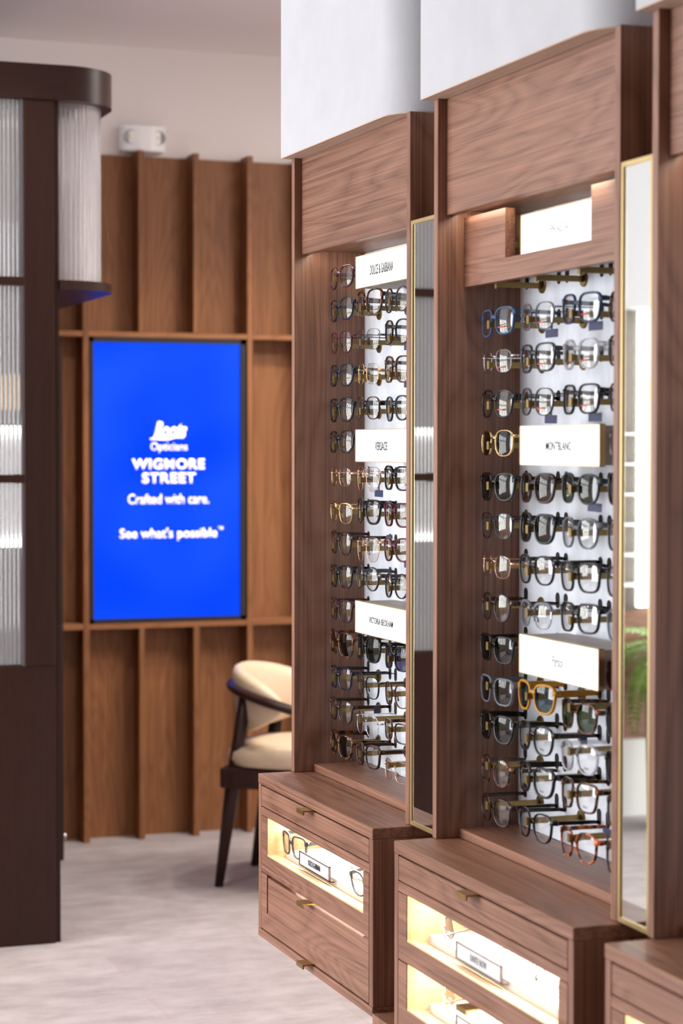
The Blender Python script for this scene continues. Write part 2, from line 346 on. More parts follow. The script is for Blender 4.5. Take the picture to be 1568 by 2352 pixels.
def reed_panel(name, path, z0, z1, pitch, amp, thick, parent):
    """vertical flutes along a plan path"""
    P = [Vector((x, y, 0)) for x, y in path]; L_ = [0]
    for a, b in zip(P, P[1:]): L_.append(L_[-1] + (b - a).length)
    tot = L_[-1]; n = max(4, int(tot / pitch)) * 6; outer = []; inner = []
    for i in range(n + 1):
        s = tot * i / n; k = max(j for j in range(len(L_)) if L_[j] <= s + 1e-9); k = min(k, len(P) - 2)
        t = (s - L_[k]) / (L_[k + 1] - L_[k]); p = P[k].lerp(P[k + 1], t); d = (P[k + 1] - P[k]).normalized(); nn = Vector((d.y, -d.x, 0))
        a = abs(math.sin(PI * (i / 6))) * amp
        outer.append(p + nn * (thick / 2 + a)); inner.append(p - nn * thick / 2)
    mb = MB(); m = n + 1; vs = []
    for z in (z0, z1): vs += [(p.x, p.y, z) for p in outer] + [(p.x, p.y, z) for p in inner]
    fs = []
    for i in range(n):
        fs += [(i, i + 1, 2 * m + i + 1, 2 * m + i), (m + i + 1, m + i, 3 * m + i, 3 * m + i + 1), (i + 1, i, m + i, m + i + 1), (2 * m + i, 2 * m + i + 1, 3 * m + i + 1, 3 * m + i)]
    fs += [(0, 2 * m, 3 * m, m), (n, m + n, 3 * m + n, 2 * m + n)]
    mb.add(vs, fs); return mb.build(name, M_reed, parent)
for z0, z1 in ((.82, 1.345), (1.371, 1.914), (1.940, 2.447)):
    reed_panel('reeded_pane', [(-.019, YB + .012), (1.184, YB + .012)], z0, z1, .0125, .005, .004, bo)
MB().box(1.184, 1.191, YB + .002, YB + .02, .816, 2.449).build('metal_trim', plain('grey_metal', (.28, .28, .32), .35, 1), bo)
cpath = [(1.300, YB + .04)] + [(1.446 - .12 + .12 * math.sin(a), YB + .04 + .12 - .12 * math.cos(a)) for a in [PI / 2 * i / 12 for i in range(13)]] + [(1.446, 7.40)]
reed_panel('curved_reeded_pane', cpath, 1.936, 2.449, .0130, .0062, .004, bo)
MB().box(1.30, 1.40, 6.95, 7.03, 1.80, 1.9065).build('shelf_bracket', darkwood('z'), bo)
MB().box(1.262, 1.2965, 6.02, 7.42, 0, 1.906).build('side_panel', darkwood('z'), bo)
MB().box(1.262, 1.2965, 6.06, 7.42, 1.935, 2.449).build('upper_side_panel', M_white, bo)
MB().box(-.10, -.07, 6.012, 7.395, 0, 2.449).build('side_panel', darkwood('z'), bo)  # added to block the light columns from showing through the fluted panes
MB().box(-.1, 1.26, 7.40, 7.44, 0, 2.449).build('rear_panel', plain('sage_grey_panel', (.42, .45, .45), .6), bo)
# bright fittings seen through the booth's glass
pn = empty('backlit_wall_panel', 'wide glowing white light panel seen through the reeded glass', 'light', (.75, 6.4, 1.14))
MB().box(.25, 1.25, 6.40, 6.43, 1.165, 1.49).build('diffuser', plain('dim_panel', (.9, .9, .9), .5, emit=(1, .98, .94), es=.75), pn)
MB().box(.25, 1.25, 6.385, 6.43, 1.49, 1.515).box(.25, 1.25, 6.385, 6.43, 1.14, 1.165).build('bright_edge', plain('panel_edge', (1, 1, 1), .5, emit=(1, .99, .96), es=7), pn)
MB().box(.72, .76, 6.40, 6.44, 0, 1.14).build('stand', darkwood('z'), pn)
pl = empty('pendant_lamp', 'warm glowing pendant lamp hanging behind the reeded glass', 'lamp', (1.2, 6.8, 1.57))
MB().lathe([(.001, .115), (.10, .10), (.13, .0), (.10, 0), (.001, .02)], (1.2, 6.8, 1.575)).build('lamp_shade', plain('warm_shade', (.9, .7, .4), .6, emit=(1, .66, .28), es=1.8), pl, smooth=True)
MB().tube([(1.2, 6.8, 1.685), (1.2, 6.8, CEIL)], .003).build('cord', M_black, pl)
bc = empty('storage_cupboard', 'dark slim cupboard standing behind the booth by the timber panelling', 'cupboard', (1.41, 7.0, 0))
MB().box(1.31, 1.533, 6.99, 7.40, .03, 1.79).build('body', darkwood('z'), bc, bevel=.002)
for x in (1.33, 1.515): 
    for y in (7.01, 7.38): MB().lathe([(0, 0), (.014, 0), (.014, .031), (0, .031)], (x, y, 0)).build('foot', M_chrome, bc, smooth=False)
for z in (.11,):
    MB().lathe([(0, 0), (.010, .002), (.011, .012), (0, .016)], (1.533, 7.02, z), 'x', 12).build('door_stop', M_chrome, bc, smooth=True)

# ------------------------------------------------------------------ eyewear generator
def acet(name, col, rough=.16, trans=0, tort=None):
    if name in MATS: return MATS[name]
    m, t, N, L, P = nt(name); P.inputs['Base Color'].default_value = (*col, 1); P.inputs['Roughness'].default_value = rough
    P.inputs['Specular IOR Level'].default_value = .35; P.inputs['Coat Weight'].default_value = .15 if rough < .3 else 0; P.inputs['Coat Roughness'].default_value = .05
    if trans: P.inputs['Transmission Weight'].default_value = trans; P.inputs['IOR'].default_value = 1.3
    if tort:
        tc = N.new('ShaderNodeTexCoord'); nz = N.new('ShaderNodeTexNoise'); nz.inputs['Scale'].default_value = 75; nz.inputs['Detail'].default_value = 2; L.new(tc.outputs['Object'], nz.inputs[0])
        cr = N.new('ShaderNodeValToRGB'); cr.color_ramp.elements[0].position = .47; cr.color_ramp.elements[1].position = .56
        cr.color_ramp.elements[0].color = (*col, 1); cr.color_ramp.elements[1].color = (*tort, 1); L.new(nz.outputs['Fac'], cr.inputs[0]); L.new(cr.outputs[0], P.inputs['Base Color'])
    MATS[name] = m; return m
def metal(name, col, rough=.22): return plain(name, col, rough, 1.0)
FR = {
    'black': lambda: acet('black_acetate', (.006, .006, .007)), 'navy': lambda: acet('navy_acetate', (.004, .007, .018)),
    'blue': lambda: acet('matte_blue', (.035, .075, .16), .45), 'darkblue': lambda: acet('matte_dark_blue', (.02, .038, .085), .45),
    'grey': lambda: acet('grey_clear_acetate', (.26, .28, .33), .12, .55), 'dgrey': lambda: acet('dark_grey_acetate', (.035, .04, .05), .2),
    'clear': lambda: acet('crystal_acetate', (.80, .80, .84), .08, .8), 'pink': lambda: acet('blush_crystal', (.72, .56, .54), .1, .7),
    'tort': lambda: acet('tortoiseshell', (.018, .008, .004), .14, 0, (.16, .05, .012)), 'orange': lambda: acet('orange_tortoiseshell', (.05, .010, .003), .14, 0, (.62, .14, .01)),
    'brown': lambda: acet('dark_brown_acetate', (.030, .012, .007)), 'burg': lambda: acet('burgundy_acetate', (.11, .014, .026), .15, .25),
    'red': lambda: acet('dark_red_acetate', (.09, .008, .010), .15), 'amber': lambda: acet('honey_yellow_acetate', (.62, .30, .03), .12, .3),
    'plum': lambda: acet('plum_brown_acetate', (.06, .02, .028), .15, .2),
    'gold': lambda: metal('gold_wire', (.80, .55, .25)), 'rose': lambda: metal('rose_gold_wire', (.80, .48, .34)), 'silver': lambda: metal('silver_wire', (.6, .6, .62)),
    'gun': lambda: metal('gunmetal_wire', (.09, .09, .10), .3), 'dbrown': lambda: metal('brown_metal', (.12, .06, .04), .3),
}
LN = {'clear': ((.90, .91, .92), 2.0), 'black': ((.02, .025, .025), 1.1), 'green': ((.04, .075, .035), 1.1), 'brown': ((.08, .045, .035), 1.1), 'grey': ((.10, .10, .12), 1.1),
      'teal': ((.03, .09, .11), 1.1), 'grad': ((.09, .09, .20), 1.1)}
def lens_mat(k): return thin_glass('lens_' + k, *LN[k])
COLW = {'black': 'black', 'navy': 'navy', 'blue': 'matte blue', 'darkblue': 'dark matte blue', 'grey': 'translucent grey', 'dgrey': 'dark grey', 'clear': 'clear crystal', 'pink': 'blush clear', 'tort': 'dark tortoiseshell',
        'orange': 'orange tortoiseshell', 'brown': 'dark brown', 'burg': 'burgundy', 'red': 'dark red', 'amber': 'honey yellow', 'plum': 'plum brown', 'gold': 'gold wire', 'rose': 'rose gold wire', 'silver': 'silver wire', 'gun': 'thin gunmetal', 'dbrown': 'thin brown metal'}
#  shape: w, h (half sizes), superellipse power, taper, lift of outer top, rim thickness, rim depth, lens centre offset
SH = {'square': (.0260, .0212, 3.4, .11, .001, .0033, .0040), 'rect': (.0265, .0175, 3.4, .08, .001, .0028, .0034), 'round': (.0235, .0225, 2.15, .02, 0, .0024, .0034), 'panto': (.0250, .0222, 2.6, .10, .0005, .0029, .0038),
      'cateye': (.0265, .0205, 2.6, .08, .0055, .0034, .0038), 'wayfarer': (.0262, .0215, 2.9, .15, .0025, .0042, .0042), 'big': (.0275, .0235, 3.0, .12, .001, .0034, .0040),
      'wire': (.0255, .0205, 3.4, .08, 0, .0008, .0012), 'wireround': (.0250, .0230, 2.3, .03, 0, .0008, .0012), 'pilot': (.0265, .0245, 2.6, .17, .001, .0009, .0013), 'rimless': (.0250, .0195, 2.7, .06, 0, .0005, .0014),
      'thin': (.0255, .0215, 2.7, .08, .001, .0018, .0030), 'browline': (.0255, .0205, 2.8, .12, .001, .0009, .0014)}
def wrapy(x): return 2.0 * x * x
_cache = {}
def outline(sh, n=36):
    a, b, p, tp, lift = SH[sh][:5]; out = []
    for i in range(n):
        t = 2 * PI * i / n; c, s = math.cos(t), math.sin(t)
        x = a * math.copysign(abs(c) ** (2 / p), c); z = b * math.copysign(abs(s) ** (2 / p), s)
        x *= 1 + tp * z / b
        if z > 0: z += lift * max(0, x / a) ** 2 * (z / b)
        out.append((x, z))
    return out
def surf(x, z, xc, R=.155):
    sl = 4.0 * xc; return wrapy(xc) + sl * (x - xc) + ((x - xc) ** 2 + z * z) / (2 * R) - .0015
def geo(sh):
    """front, lens (right one), temple meshes; lateral = x, depth towards the board = y, up = z"""
    if sh in _cache: return _cache[sh]
    a, b, p, tp, lift, rw, rd = SH[sh]; xc = a + (.0085 if rw > .002 else .009) + rw * .6
    ol = outline(sh); n = len(ol); front = MB()
    def offs(k, sgn):
        r = []
        for i in range(n):
            x0, z0 = ol[(i - 1) % n]; x1, z1 = ol[(i + 1) % n]; tx, tz = x1 - x0, z1 - z0; l = math.hypot(tx, tz) or 1
            r.append((sgn * (xc + ol[i][0] + tz / l * k), ol[i][1] - tx / l * k))
        return r
    thick = rw > .002
    if rw:
        for sg in (1, -1):
            secs = [(0, -.3 * rd), (.25 * rw, -.55 * rd), (.75 * rw, -.55 * rd), (rw, -.3 * rd), (rw, .45 * rd), (0, .45 * rd)]
            rings = []
            for k, d in secs:
                o = offs(k, sg); rings.append([(x, surf(abs(x), z, xc) + d, z) for x, z in o])
            vs = [v for r in rings for v in r]; m = len(secs)
            front.add(vs, [(q * n + i, q * n + (i + 1) % n, ((q + 1) % m) * n + (i + 1) % n, ((q + 1) % m) * n + i) for q in range(m) for i in range(n)])
    # bridge
    xi = xc - a * (1 + tp * .25) - rw * .3; zb = b * (.28 if thick else .34); k = []
    for i in range(9):
        t = i / 8 * 2 - 1; x = xi * t * 1.12; k.append((x, surf(abs(xi), zb, xc) + .0005 - .002 * (1 - t * t), zb + .003 * (1 - t * t)))
    rb = max(rw * .95, .0010) if thick else .0010
    front.sweep(k, [(-rd * .45 - .0006, -rb), (rd * .45 + .0006, -rb), (rd * .45 + .0006, rb), (-rd * .45 - .0006, rb)], up=Vector((0, 0, 1)), scales=[(1, 1.5)] + [1] * 7 + [(1, 1.5)] if thick else None)
    if sh in ('pilot',):
        k2 = [(x * 1.9, surf(abs(xi) * 1.6, b * .9, xc), b * .93) for x in (-xi, 0, xi)]; front.tube(k2, .0009, 6)
    # end pieces
    xo = .0685; zo = b * .42 if not lift else b * .62
    for sg in (1, -1):
        x1 = xc + a * .93
        pth = [(sg * x1, surf(x1, zo, xc), zo), (sg * (x1 + .004 + rw), surf(x1, zo, xc) + .001, zo), (sg * xo, surf(x1, zo, xc) + .005, zo), (sg * (xo + .0005), surf(x1, zo, xc) + .010, zo)]
        hh = .0042 if thick else .0016
        front.sweep(pth, [(-.0014, -hh), (.0014, -hh), (.0014, hh), (-.0014, hh)], scales=[(1.2, 1.3), 1.1, 1, 1])
    if sh == 'browline':
        for sg in (1, -1):
            top = [(sg * (xc + x), surf(xc + x, z, xc) - .0005, z + .0008) for x, z in ol if z > b * .35]
            top.sort(key=lambda q: q[0]); front.sweep(top, [(-.002, -.0022), (.002, -.0022), (.002, .0028), (-.002, .0028)])
    # nose pads for the thin frames
    if not thick:
        for sg in (1, -1):
            front.tube([(sg * (xc - a * .98), surf(xc - a, -.002, xc), -.001), (sg * .0075, .006, -.004), (sg * .0068, .007, -.011)], .0010, 6, scales=[.6, 1.2, 2])
    yh = surf(xc + a * .93, zo, xc) + .009
    # lens
    ln = MB(); NR = 7; vs = [(xc, surf(xc, 0, xc), 0)]
    for r in range(1, NR + 1):
        for x, z in ol: xx, zz = xc + x * r / NR, z * r / NR; vs.append((xx, surf(xx, zz, xc), zz))
    fs = [(0, 1 + i, 1 + (i + 1) % n) for i in range(n)]
    for r in range(NR - 1):
        for i in range(n): fs.append((1 + r * n + i, 1 + r * n + (i + 1) % n, 1 + (r + 1) * n + (i + 1) % n, 1 + (r + 1) * n + i))
    ln.add(vs, fs)
    # temple (right), straight run back, slight droop at the tip
    tm = MB(); hw = .0036 if thick else .0011; tk = .0013 if thick else .0008
    if sh == 'wayfarer': hw = .0052
    pt = [(xo, yh, zo), (xo + .0008, yh + .02, zo), (xo, yh + .045, zo - .0005), (xo - .002, yh + .068, zo - .001), (xo - .0035, .090, zo - .002), (xo - .004, .0945, zo - .003)]
    tm.sweep(pt, [(-tk, -hw), (tk, -hw), (tk, hw), (-tk, hw)], scales=[1, 1, .95, .85, .8, .75])
    yl = xc
    out = []
    for nm, mb, sm in (('front_frame', front, True), ('lens', ln, True), ('temple', tm, False)):
        me = mb.mesh(nm + '_' + sh, sm); out.append(me)
        if nm == 'front_frame':
            for pgn in me.polygons: pgn.use_smooth = True
    lm = out[1].copy(); lm.transform(Matrix.Scale(-1, 4, (1, 0, 0))); lm.flip_normals()
    tmm = out[2].copy(); tmm.transform(Matrix.Scale(-1, 4, (1, 0, 0))); tmm.flip_normals()
    _cache[sh] = (out[0], out[1], lm, out[2], tmm); return _cache[sh]
_mm = {}
def withmat(me, key, mat):
    k = (me.name, key)
    if k not in _mm:
        c = me.copy(); c.materials.clear(); c.materials.append(mat); _mm[k] = c
    return _mm[k]
def child(name, me, parent, loc=None):
    o = bpy.data.objects.new(name, me); COL.objects.link(o); o.parent = parent
    if loc: o.location = loc
    return o
def eyewear(sh, fc, lc, pos, label, group=None, tilt=0, yaw=0, roll=0, temples=True, tagkind=None, mark=None, tcol=None):
    sun = lc != 'clear'
    root = bpy.data.objects.new('sunglasses' if sun else 'eyeglasses', None); COL.objects.link(root); root.empty_display_size = .02
    # local x -> world -y, local y -> world +x : the front looks towards -X
    root.rotation_euler = (Matrix.Rotation(-PI / 2 + yaw, 4, 'Z') @ Matrix.Rotation(tilt, 4, 'X') @ Matrix.Rotation(roll, 4, 'Y')).to_euler(); root.location = pos
    root['label'] = label; root['category'] = 'sunglasses' if sun else 'glasses'
    if group: root['group'] = group
    f, l1, l2, t1, t2 = geo(sh); fm = FR[fc](); tm = FR[tcol or ('gold' if fc == 'gold' else fc)]()
    if sh == 'browline': fm = FR[fc]()
    child('front_frame', withmat(f, fc, fm), root)
    for l in (l1, l2): child('lens', withmat(l, lc, lens_mat(lc)), root)
    if temples:
        for t in (t1, t2): child('temple', withmat(t, tcol or fc, tm), root)
    if tagkind:
        tg = _tag(tagkind); o = child('price_tag', tg, root)
    if mark:
        child('lens_mark', _mark(mark), root)
    return root
_tg = {}
def _tag(kind):
    if kind not in _tg:
        mb = MB()
        if kind == 'below': mb.box(.002, .050, .020, .0206, -.036, -.022).box(.022, .030, .020, .0206, -.022, .006)
        elif kind == 'above': mb.box(.020, .052, .040, .0406, .022, .030).box(.033, .040, .040, .0406, .004, .022)
        else: mb.box(.0685, .0700, .055, .067, -.002, .014)
        _tg[kind] = mb.mesh('price_tag_' + kind); _tg[kind].materials.append(M_tag)
    return _tg[kind]
_mk = {}
def _mark(kind):
    if kind not in _mk:
        if kind == 'red':
            me = MB().box(.018, .040, -.0022, -.0018, -.0120, -.0100).mesh('red_mark'); me.materials.append(plain('red_print', (.55, .02, .015), .5))
        else:
            me = text_mesh('Persol', .0045, .015, shear=.3, extrude=.0002); me.transform(Matrix(((1, 0, 0, 0), (0, 0, -1, 0), (0, 1, 0, 0), (0, 0, 0, 1)))); me.transform(Matrix.Translation((.036, .0008, -.0135)))
            me.materials.append(plain('grey_print', (.08, .08, .09), .5))
        _mk[kind] = me
    return _mk[kind]

# ------------------------------------------------------------------ display bays
HT = 2.070; HW = .746; ROW = lambda r: 1.806 - .0705 * r
BAYS = [  # far y, width, x shift, wording
    dict(y=4.260, w=.693, pf=4.260, pn=3.576, dx=0.0, word='farther display bay', who='farther bay'),
    dict(y=3.445, w=.718, pf=3.449, pn=2.738, dx=-.005, word='nearer display bay', who='nearer bay'),
    dict(y=2.627, w=.70, pf=2.640, pn=1.93, dx=-.005, word='display bay cut off by the right edge', who='bay at the right edge')]
def board(name, args, axis, parent, off=0., bev=.0008): return MB().box(*args).build(name, oak(axis, off), parent, bevel=bev)
for bi, B in enumerate(BAYS):
    y1 = B['y']; y0 = y1 - B['w']; dx = B['dx']; xp = 1.436 + dx; t = .0175
    # plaster bulkhead above, near corner rounded (structure)
    n = 24; rr = .085; xb = 1.413 + dx; yn = B['pn'] + .001
    arc = [(xb + rr - rr * math.cos(a), yn + rr - rr * math.sin(a)) for a in [PI / 2 * i / n for i in range(n + 1)]]
    ye = B['pf'] + (.004 if bi == 0 else .008)
    poly = [(xb, ye)] + arc + [(1.624, yn), (1.624, ye)]
    bh = MB().prism(poly, HT + .002, CEIL - .001).build('trim_%d' % (bi + 1), M_plaster); struct(bh)
    bay = empty('display_bay', ('tall walnut eyewear %s with pegged pale back board' if bi < 2 else 'tall walnut eyewear %s') % B['word'], 'display shelf', (1.5, (y0 + y1) / 2, HW), group=None)
    MB().prism(poly, HT, HT + .0018).build('top_cap', wood('pale_oak_underside', (.66, .50, .39), (.44, .31, .23), 'y', .55, .3, .6), bay)
    pf, pn = B['pf'], B['pn']
    board('side_panel', (xp, 1.62, pf - t, pf, HW + .0005, HT), 'z', bay, .1 * bi)
    board('side_panel', (xp, 1.62, pn, pn + t, HW + .0005, HT), 'z', bay, .2 + .1 * bi)
    ya, yb = pn + t, pf - t
    board('fascia_panel', (xp + .017, xp + .035, ya, yb, 1.864, HT - .0005), 'y', bay, 1.0 + 1.3 * bi)
    board('niche_ceiling', (xp + .036, 1.598 + dx, ya, yb, 1.872, 1.888), 'y', bay, .7)
    led = MB().box(xp + .038, xp + .046, ya + .12, yb - .02, 1.868, 1.8715).build('led_strip', M_led, bay)
    board('riser_shelf', (1.4815 + dx, 1.597 + dx, ya, yb, HW + .0008, .763), 'y', bay, .5)
    xbrd = 1.598 + dx
    bb = MB().box(xbrd, xbrd + .018, ya, yb, .7635, 1.8715)
    cols = [y1 - .108 - .162 * k for k in range(4)]
    for r in range(15):
        for c in cols:
            for s in (-.065, .065):
                pts = [(.0078 * math.cos(a), .0078 * math.sin(a) + (.0062 if math.sin(a) >= 0 else -.0062)) for a in [2 * PI * i / 14 for i in range(14)]]
                bb.add([(xbrd - .0006, c + s + p, ROW(r) + .012 + q) for p, q in pts], [tuple(range(14))], 1)  # flat dark faces, the shade inside the slots is put into their colour
    bb.build('back_board', [M_board, plain('painted_slot_shade', (.015, .012, .010), .9)], bay)
    if bi < 2:
        for r in range(15):
            for c in cols:
                if (r in (0, 5, 10) and c in cols[1:3]): continue
                z = ROW(r); mb = MB(); xr = 1.494 + dx if (bi == 0 or r > 1) else 1.503
                mb.box(xr, xbrd - .002, c - .0022, c + .0022, z - .0050, z + .0050)
                mb.box(xr - .0015, xr + .001, c - .0045, c + .0045, z - .0070, z + .0070)
                mb.lathe([(0, -.0035), (.0125, -.0035), (.0135, -.0020), (.0135, 0)], (xbrd, c, z), 'x', 20)
                mb.build('peg_rod', M_bronze, bay)
    B['bay'] = bay
    # cabinet under it
    xf = 1.36 + dx; ca = 1.624; zt = HW; zb = .394
    cab = empty('drawer_cabinet', 'wall-hung walnut drawer cabinet under the %s' % B['who'], 'cabinet', (1.48, (y0 + y1) / 2, zb))
    board('worktop', (xf, ca, y0, y1, zt - .021, zt), 'y', cab, .9 + bi, .0012)
    board('side_panel', (xf + .001, ca, y1 - .018, y1, zb + .018, zt - .0215), 'z', cab, .3)
    board('side_panel', (xf + .001, ca, y0, y0 + .018, zb + .018, zt - .0215), 'z', cab, .6)
    board('bottom_panel', (xf, ca, y0, y1, zb, zb + .0175), 'y', cab, .2, .0012)
    u0, u1 = y0 + .0205, y1 - .0205
    board('divider_rail', (xf + .001, xf + .10, u0 - .002, u1 + .002, .659, .6765), 'y', cab, .8)
    MB().box(1.60, 1.622, u0, u1, zb + .02, zt - .022).build('back_panel', oak('y', .3), cab)
    d1 = board('drawer', (xf + .001, xf + .019, u0, u1, .679, .7215), 'y', cab, 1.7 + bi)
    def handle(par, yc, z):
        MB().box(xf - .022, xf + .014, yc - .020, yc + .020, z, z + .003).box(xf - .022, xf - .019, yc - .020, yc + .020, z - .006, z).build('handle', M_handle, par)
    yc = (u0 + u1) / 2 + .005
    handle(d1, yc, .7218)
    def glass_drawer(z0, z1, glazed):
        zo = z0 + .038; mb = MB()
        st0, st1 = (u1 - .038, u1) , (u0, u0 + .030)
        mb.box(xf + .001, xf + .019, u0, u1, z0, zo); mb.box(xf + .001, xf + .019, st0[0], st0[1], zo, z1); mb.box(xf + .001, xf + .019, st1[0], st1[1], zo, z1)
        d = mb.build('drawer', oak('y', 2.2 + z0 + bi), cab, bevel=0)
        if glazed:
            MB().box(xf + .008, xf + .010, st1[1], st0[0], zo, z1 - .001).build('glass_pane', M_pane, d)
            MB().box(xf + .019, 1.595, st0[0] + .001, st0[0] + .011, zo - .012, z1).box(xf + .019, 1.595, st1[1] - .011, st1[1] - .001, zo - .012, z1).build('drawer_side', maple('x'), d)
            MB().box(xf + .002, xf + .0185, st1[1], st0[0], zo + .0003, zo + .0035).box(xf + .0025, xf + .0185, st0[0] - .003, st0[0] - .0003, zo, z1).build('inner_lip', maple('y'), d)
            MB().box(xf + .019, 1.595, st1[1], st0[0], zo - .014, zo - .004).build('drawer_floor', maple('y'), d)
            MB().box(xf + .040, 1.59, st1[1] + .001, st0[0] - .012, zo - .0038, zo + .012).build('display_tray', M_white, d)
            MB().prism([(xf + .095, 0), (1.59, 0), (1.59, .055), (xf + .16, .055)], 0, 1)
            rp = MB(); q = [(xf + .085, zo + .0125), (1.588, zo + .0125), (1.588, zo + .056), (xf + .145, zo + .056)]
            ya_, yb_ = st1[1] + .012, st0[0] - .09
            rp.add([(x, ya_, z) for x, z in q] + [(x, yb_, z) for x, z in q], [(0, 1, 2, 3), (7, 6, 5, 4), (0, 4, 5, 1), (1, 5, 6, 2), (2, 6, 7, 3), (3, 7, 4, 0)])
            rp.build('display_ramp', M_white, d)
            MB().box(xf + .046, xf + .054, st1[1] + .012, st0[0] - .012, z1 - .005, z1 - .001).build('led_strip', M_led2, d)
        else:
            board('infill_panel', (xf + .0012, xf + .018, st1[1] + .0003, st0[0] - .008, zo + .0002, z1 - .0042), 'y', d, 2.2 + z0 + bi, 0)
            MB().box(xf + .020, xf + .026, st1[1], st0[0] - .14, z1 - .0045, z1 - .001).build('led_strip', M_led, d)
        return d
    g1 = glass_drawer(.538, .6575, True)
    g2 = glass_drawer(.4155, .5355, bi != 0)
    handle(g2, yc, .5345 if bi == 0 else .5345)
    if bi == 0:
        MB().box(xf - .022, xf + .012, yc - .020, yc + .020, .4125, .4153).box(xf - .022, xf - .019, yc - .020, yc + .020, .4065, .4125).build('handle', M_handle, g2)
    if bi < 2:
        MB().box(xf, 1.60, BAYS[bi + 1]['y'] + .001, y0 - .001, 0, .402).build('support_leg', oak('z', .4), cab)
    B['cab'] = cab; B['xf'] = xf; B['zw'] = (.576, .4535)
    # small framed name plates in the drawers
    if bi < 2:
        plates = [('DOLCE & GABBANA', 3.987, 3.805, .599, .629)] if bi == 0 else [('DAVITE NOW', 3.164, 2.982, .599, .629), ('DAVITE NOW', 3.163, 2.981, .476, .506)]
        for k, (tx, pa, pb, z0, z1) in enumerate(plates):
            zz = .5765 + .012 if z0 > .55 else .4535 + .012
            wh = ['white name plate in a thin bronze frame inside the lit drawer of the farther cabinet'] if bi == 0 else ['name plate in a thin bronze frame inside the upper lit drawer of the nearer cabinet', 'name plate in a thin bronze frame inside the lower lit drawer of the nearer cabinet']
            xpn = xf + .0255; f = (xpn / xf)
            pa, pb, z0, z1 = pa * f, pb * f, 1.45 - (1.45 - z0) * f, 1.45 - (1.45 - z1) * f
            npl = empty('name_plate', wh[k], 'name plate', (xpn, (pa + pb) / 2, z0))
            fm_ = MB(); e = .0025
            fm_.box(xpn, xpn + .004, pb, pa, z0, z0 + e).box(xpn, xpn + .004, pb, pa, z1 - e, z1).box(xpn, xpn + .004, pb, pb + e, z0, z1).box(xpn, xpn + .004, pa - e, pa, z0, z1).box(xpn + .004, xpn + .012, pb, pa, z0 - .002, z0 + .001)
            fm_.build('frame', plain('bronze_frame', (.10, .06, .045), .4, .6), npl)
            MB().box(xpn + .0015, xpn + .004, pb + e, pa - e, z0 + e, z1 - e).build('card', M_card, npl)
            lettering(tx, (xpn + .0012, (pa + pb) / 2, (z0 + z1) / 2), .0115, .074 if bi == 0 else .066, M_ink if bi == 0 else plain('grey_ink', (.14, .14, .16), .6), npl, bold=0)

# header board with a cut-out in the nearer bay
B = BAYS[1]; y1 = B['pf'] - .0175; y0 = B['pn'] + .0175; xh = 1.482
hb = MB().box(xh, xh + .018, y0, y1, 1.737, 1.7745).box(xh, xh + .018, 3.254, y1, 1.7745, 1.860).box(xh, xh + .018, y0, 2.931, 1.7745, 1.860)
hb.build('header_board', oak('y', 3.7), B['bay'])

# lit brand signs
SIGNS = [(0, 0, 'DOLCE & GABBANA', .127, .0195, 'uppermost in the farther bay'), (0, 5, 'VERSACE', .067, .0170, 'in the middle of the farther bay'), (0, 10, 'VICTORIA BECKHAM', .133, .0125, 'lowest in the farther bay'),
         (1, 0, 'PRADA', .070, .0150, 'behind the cut-out header board'), (1, 5, 'MONTBLANC', .093, .0145, 'in the middle of the nearer bay'), (1, 10, 'Persol', .044, .0180, 'lowest in the nearer bay')]
for bi, r, tx, tw, th, where in SIGNS:
    B = BAYS[bi]; xs = 1.494 + B['dx']; yc = 3.874 if bi == 0 else 3.060; hw = .148; z = {0: 1.8085, 5: 1.4535, 10: 1.1010}[r]; hh = .0335
    word = {'PRADA': 'faint thin capitals', 'Persol': 'a faint slanted script'}.get(tx, 'thin black capitals')
    sg = empty('light_box_sign', 'glowing white light box sign with %s, %s' % (word, where), 'sign', (xs, yc, z), group=None)
    c = MB(); e = .0022
    c.box(xs + .006, xs + .0895, yc - hw + e, yc + hw - e, z - hh + e, z + hh - e)
    c.build('housing', plain('taupe_metal', (.30, .26, .22), .45), sg)
    c = MB().box(xs, xs + .010, yc + hw - e, yc + hw, z - hh, z + hh).box(xs, xs + .010, yc - hw, yc - hw + e, z - hh, z + hh).box(xs, xs + .010, yc - hw, yc + hw, z - hh, z - hh + e * .6).box(xs, xs + .010, yc - hw, yc + hw, z + hh - e * .6, z + hh)
    c.build('brass_edge', M_brass, sg)
    MB().box(xs + .0008, xs + .006, yc - hw + e, yc + hw - e, z - hh + e * .6, z + hh - e * .6).build('light_panel', M_sign, sg)
    kw = dict(shear=.35, bold=.006) if tx == 'Persol' else dict(bold=.006)
    lettering(tx, (xs + .0006, yc - (.0 if bi else .0), z - .001), th, tw, M_ink if tx not in ('PRADA', 'Persol') else plain('faint_ink', (.30, .30, .32), .6), sg, **kw)
    if tx == 'Persol': MB().box(xs + .0003, xs + .0008, yc - .012, yc + .016, z - .0125, z - .0119).build('underline', MATS['faint_ink'], sg)

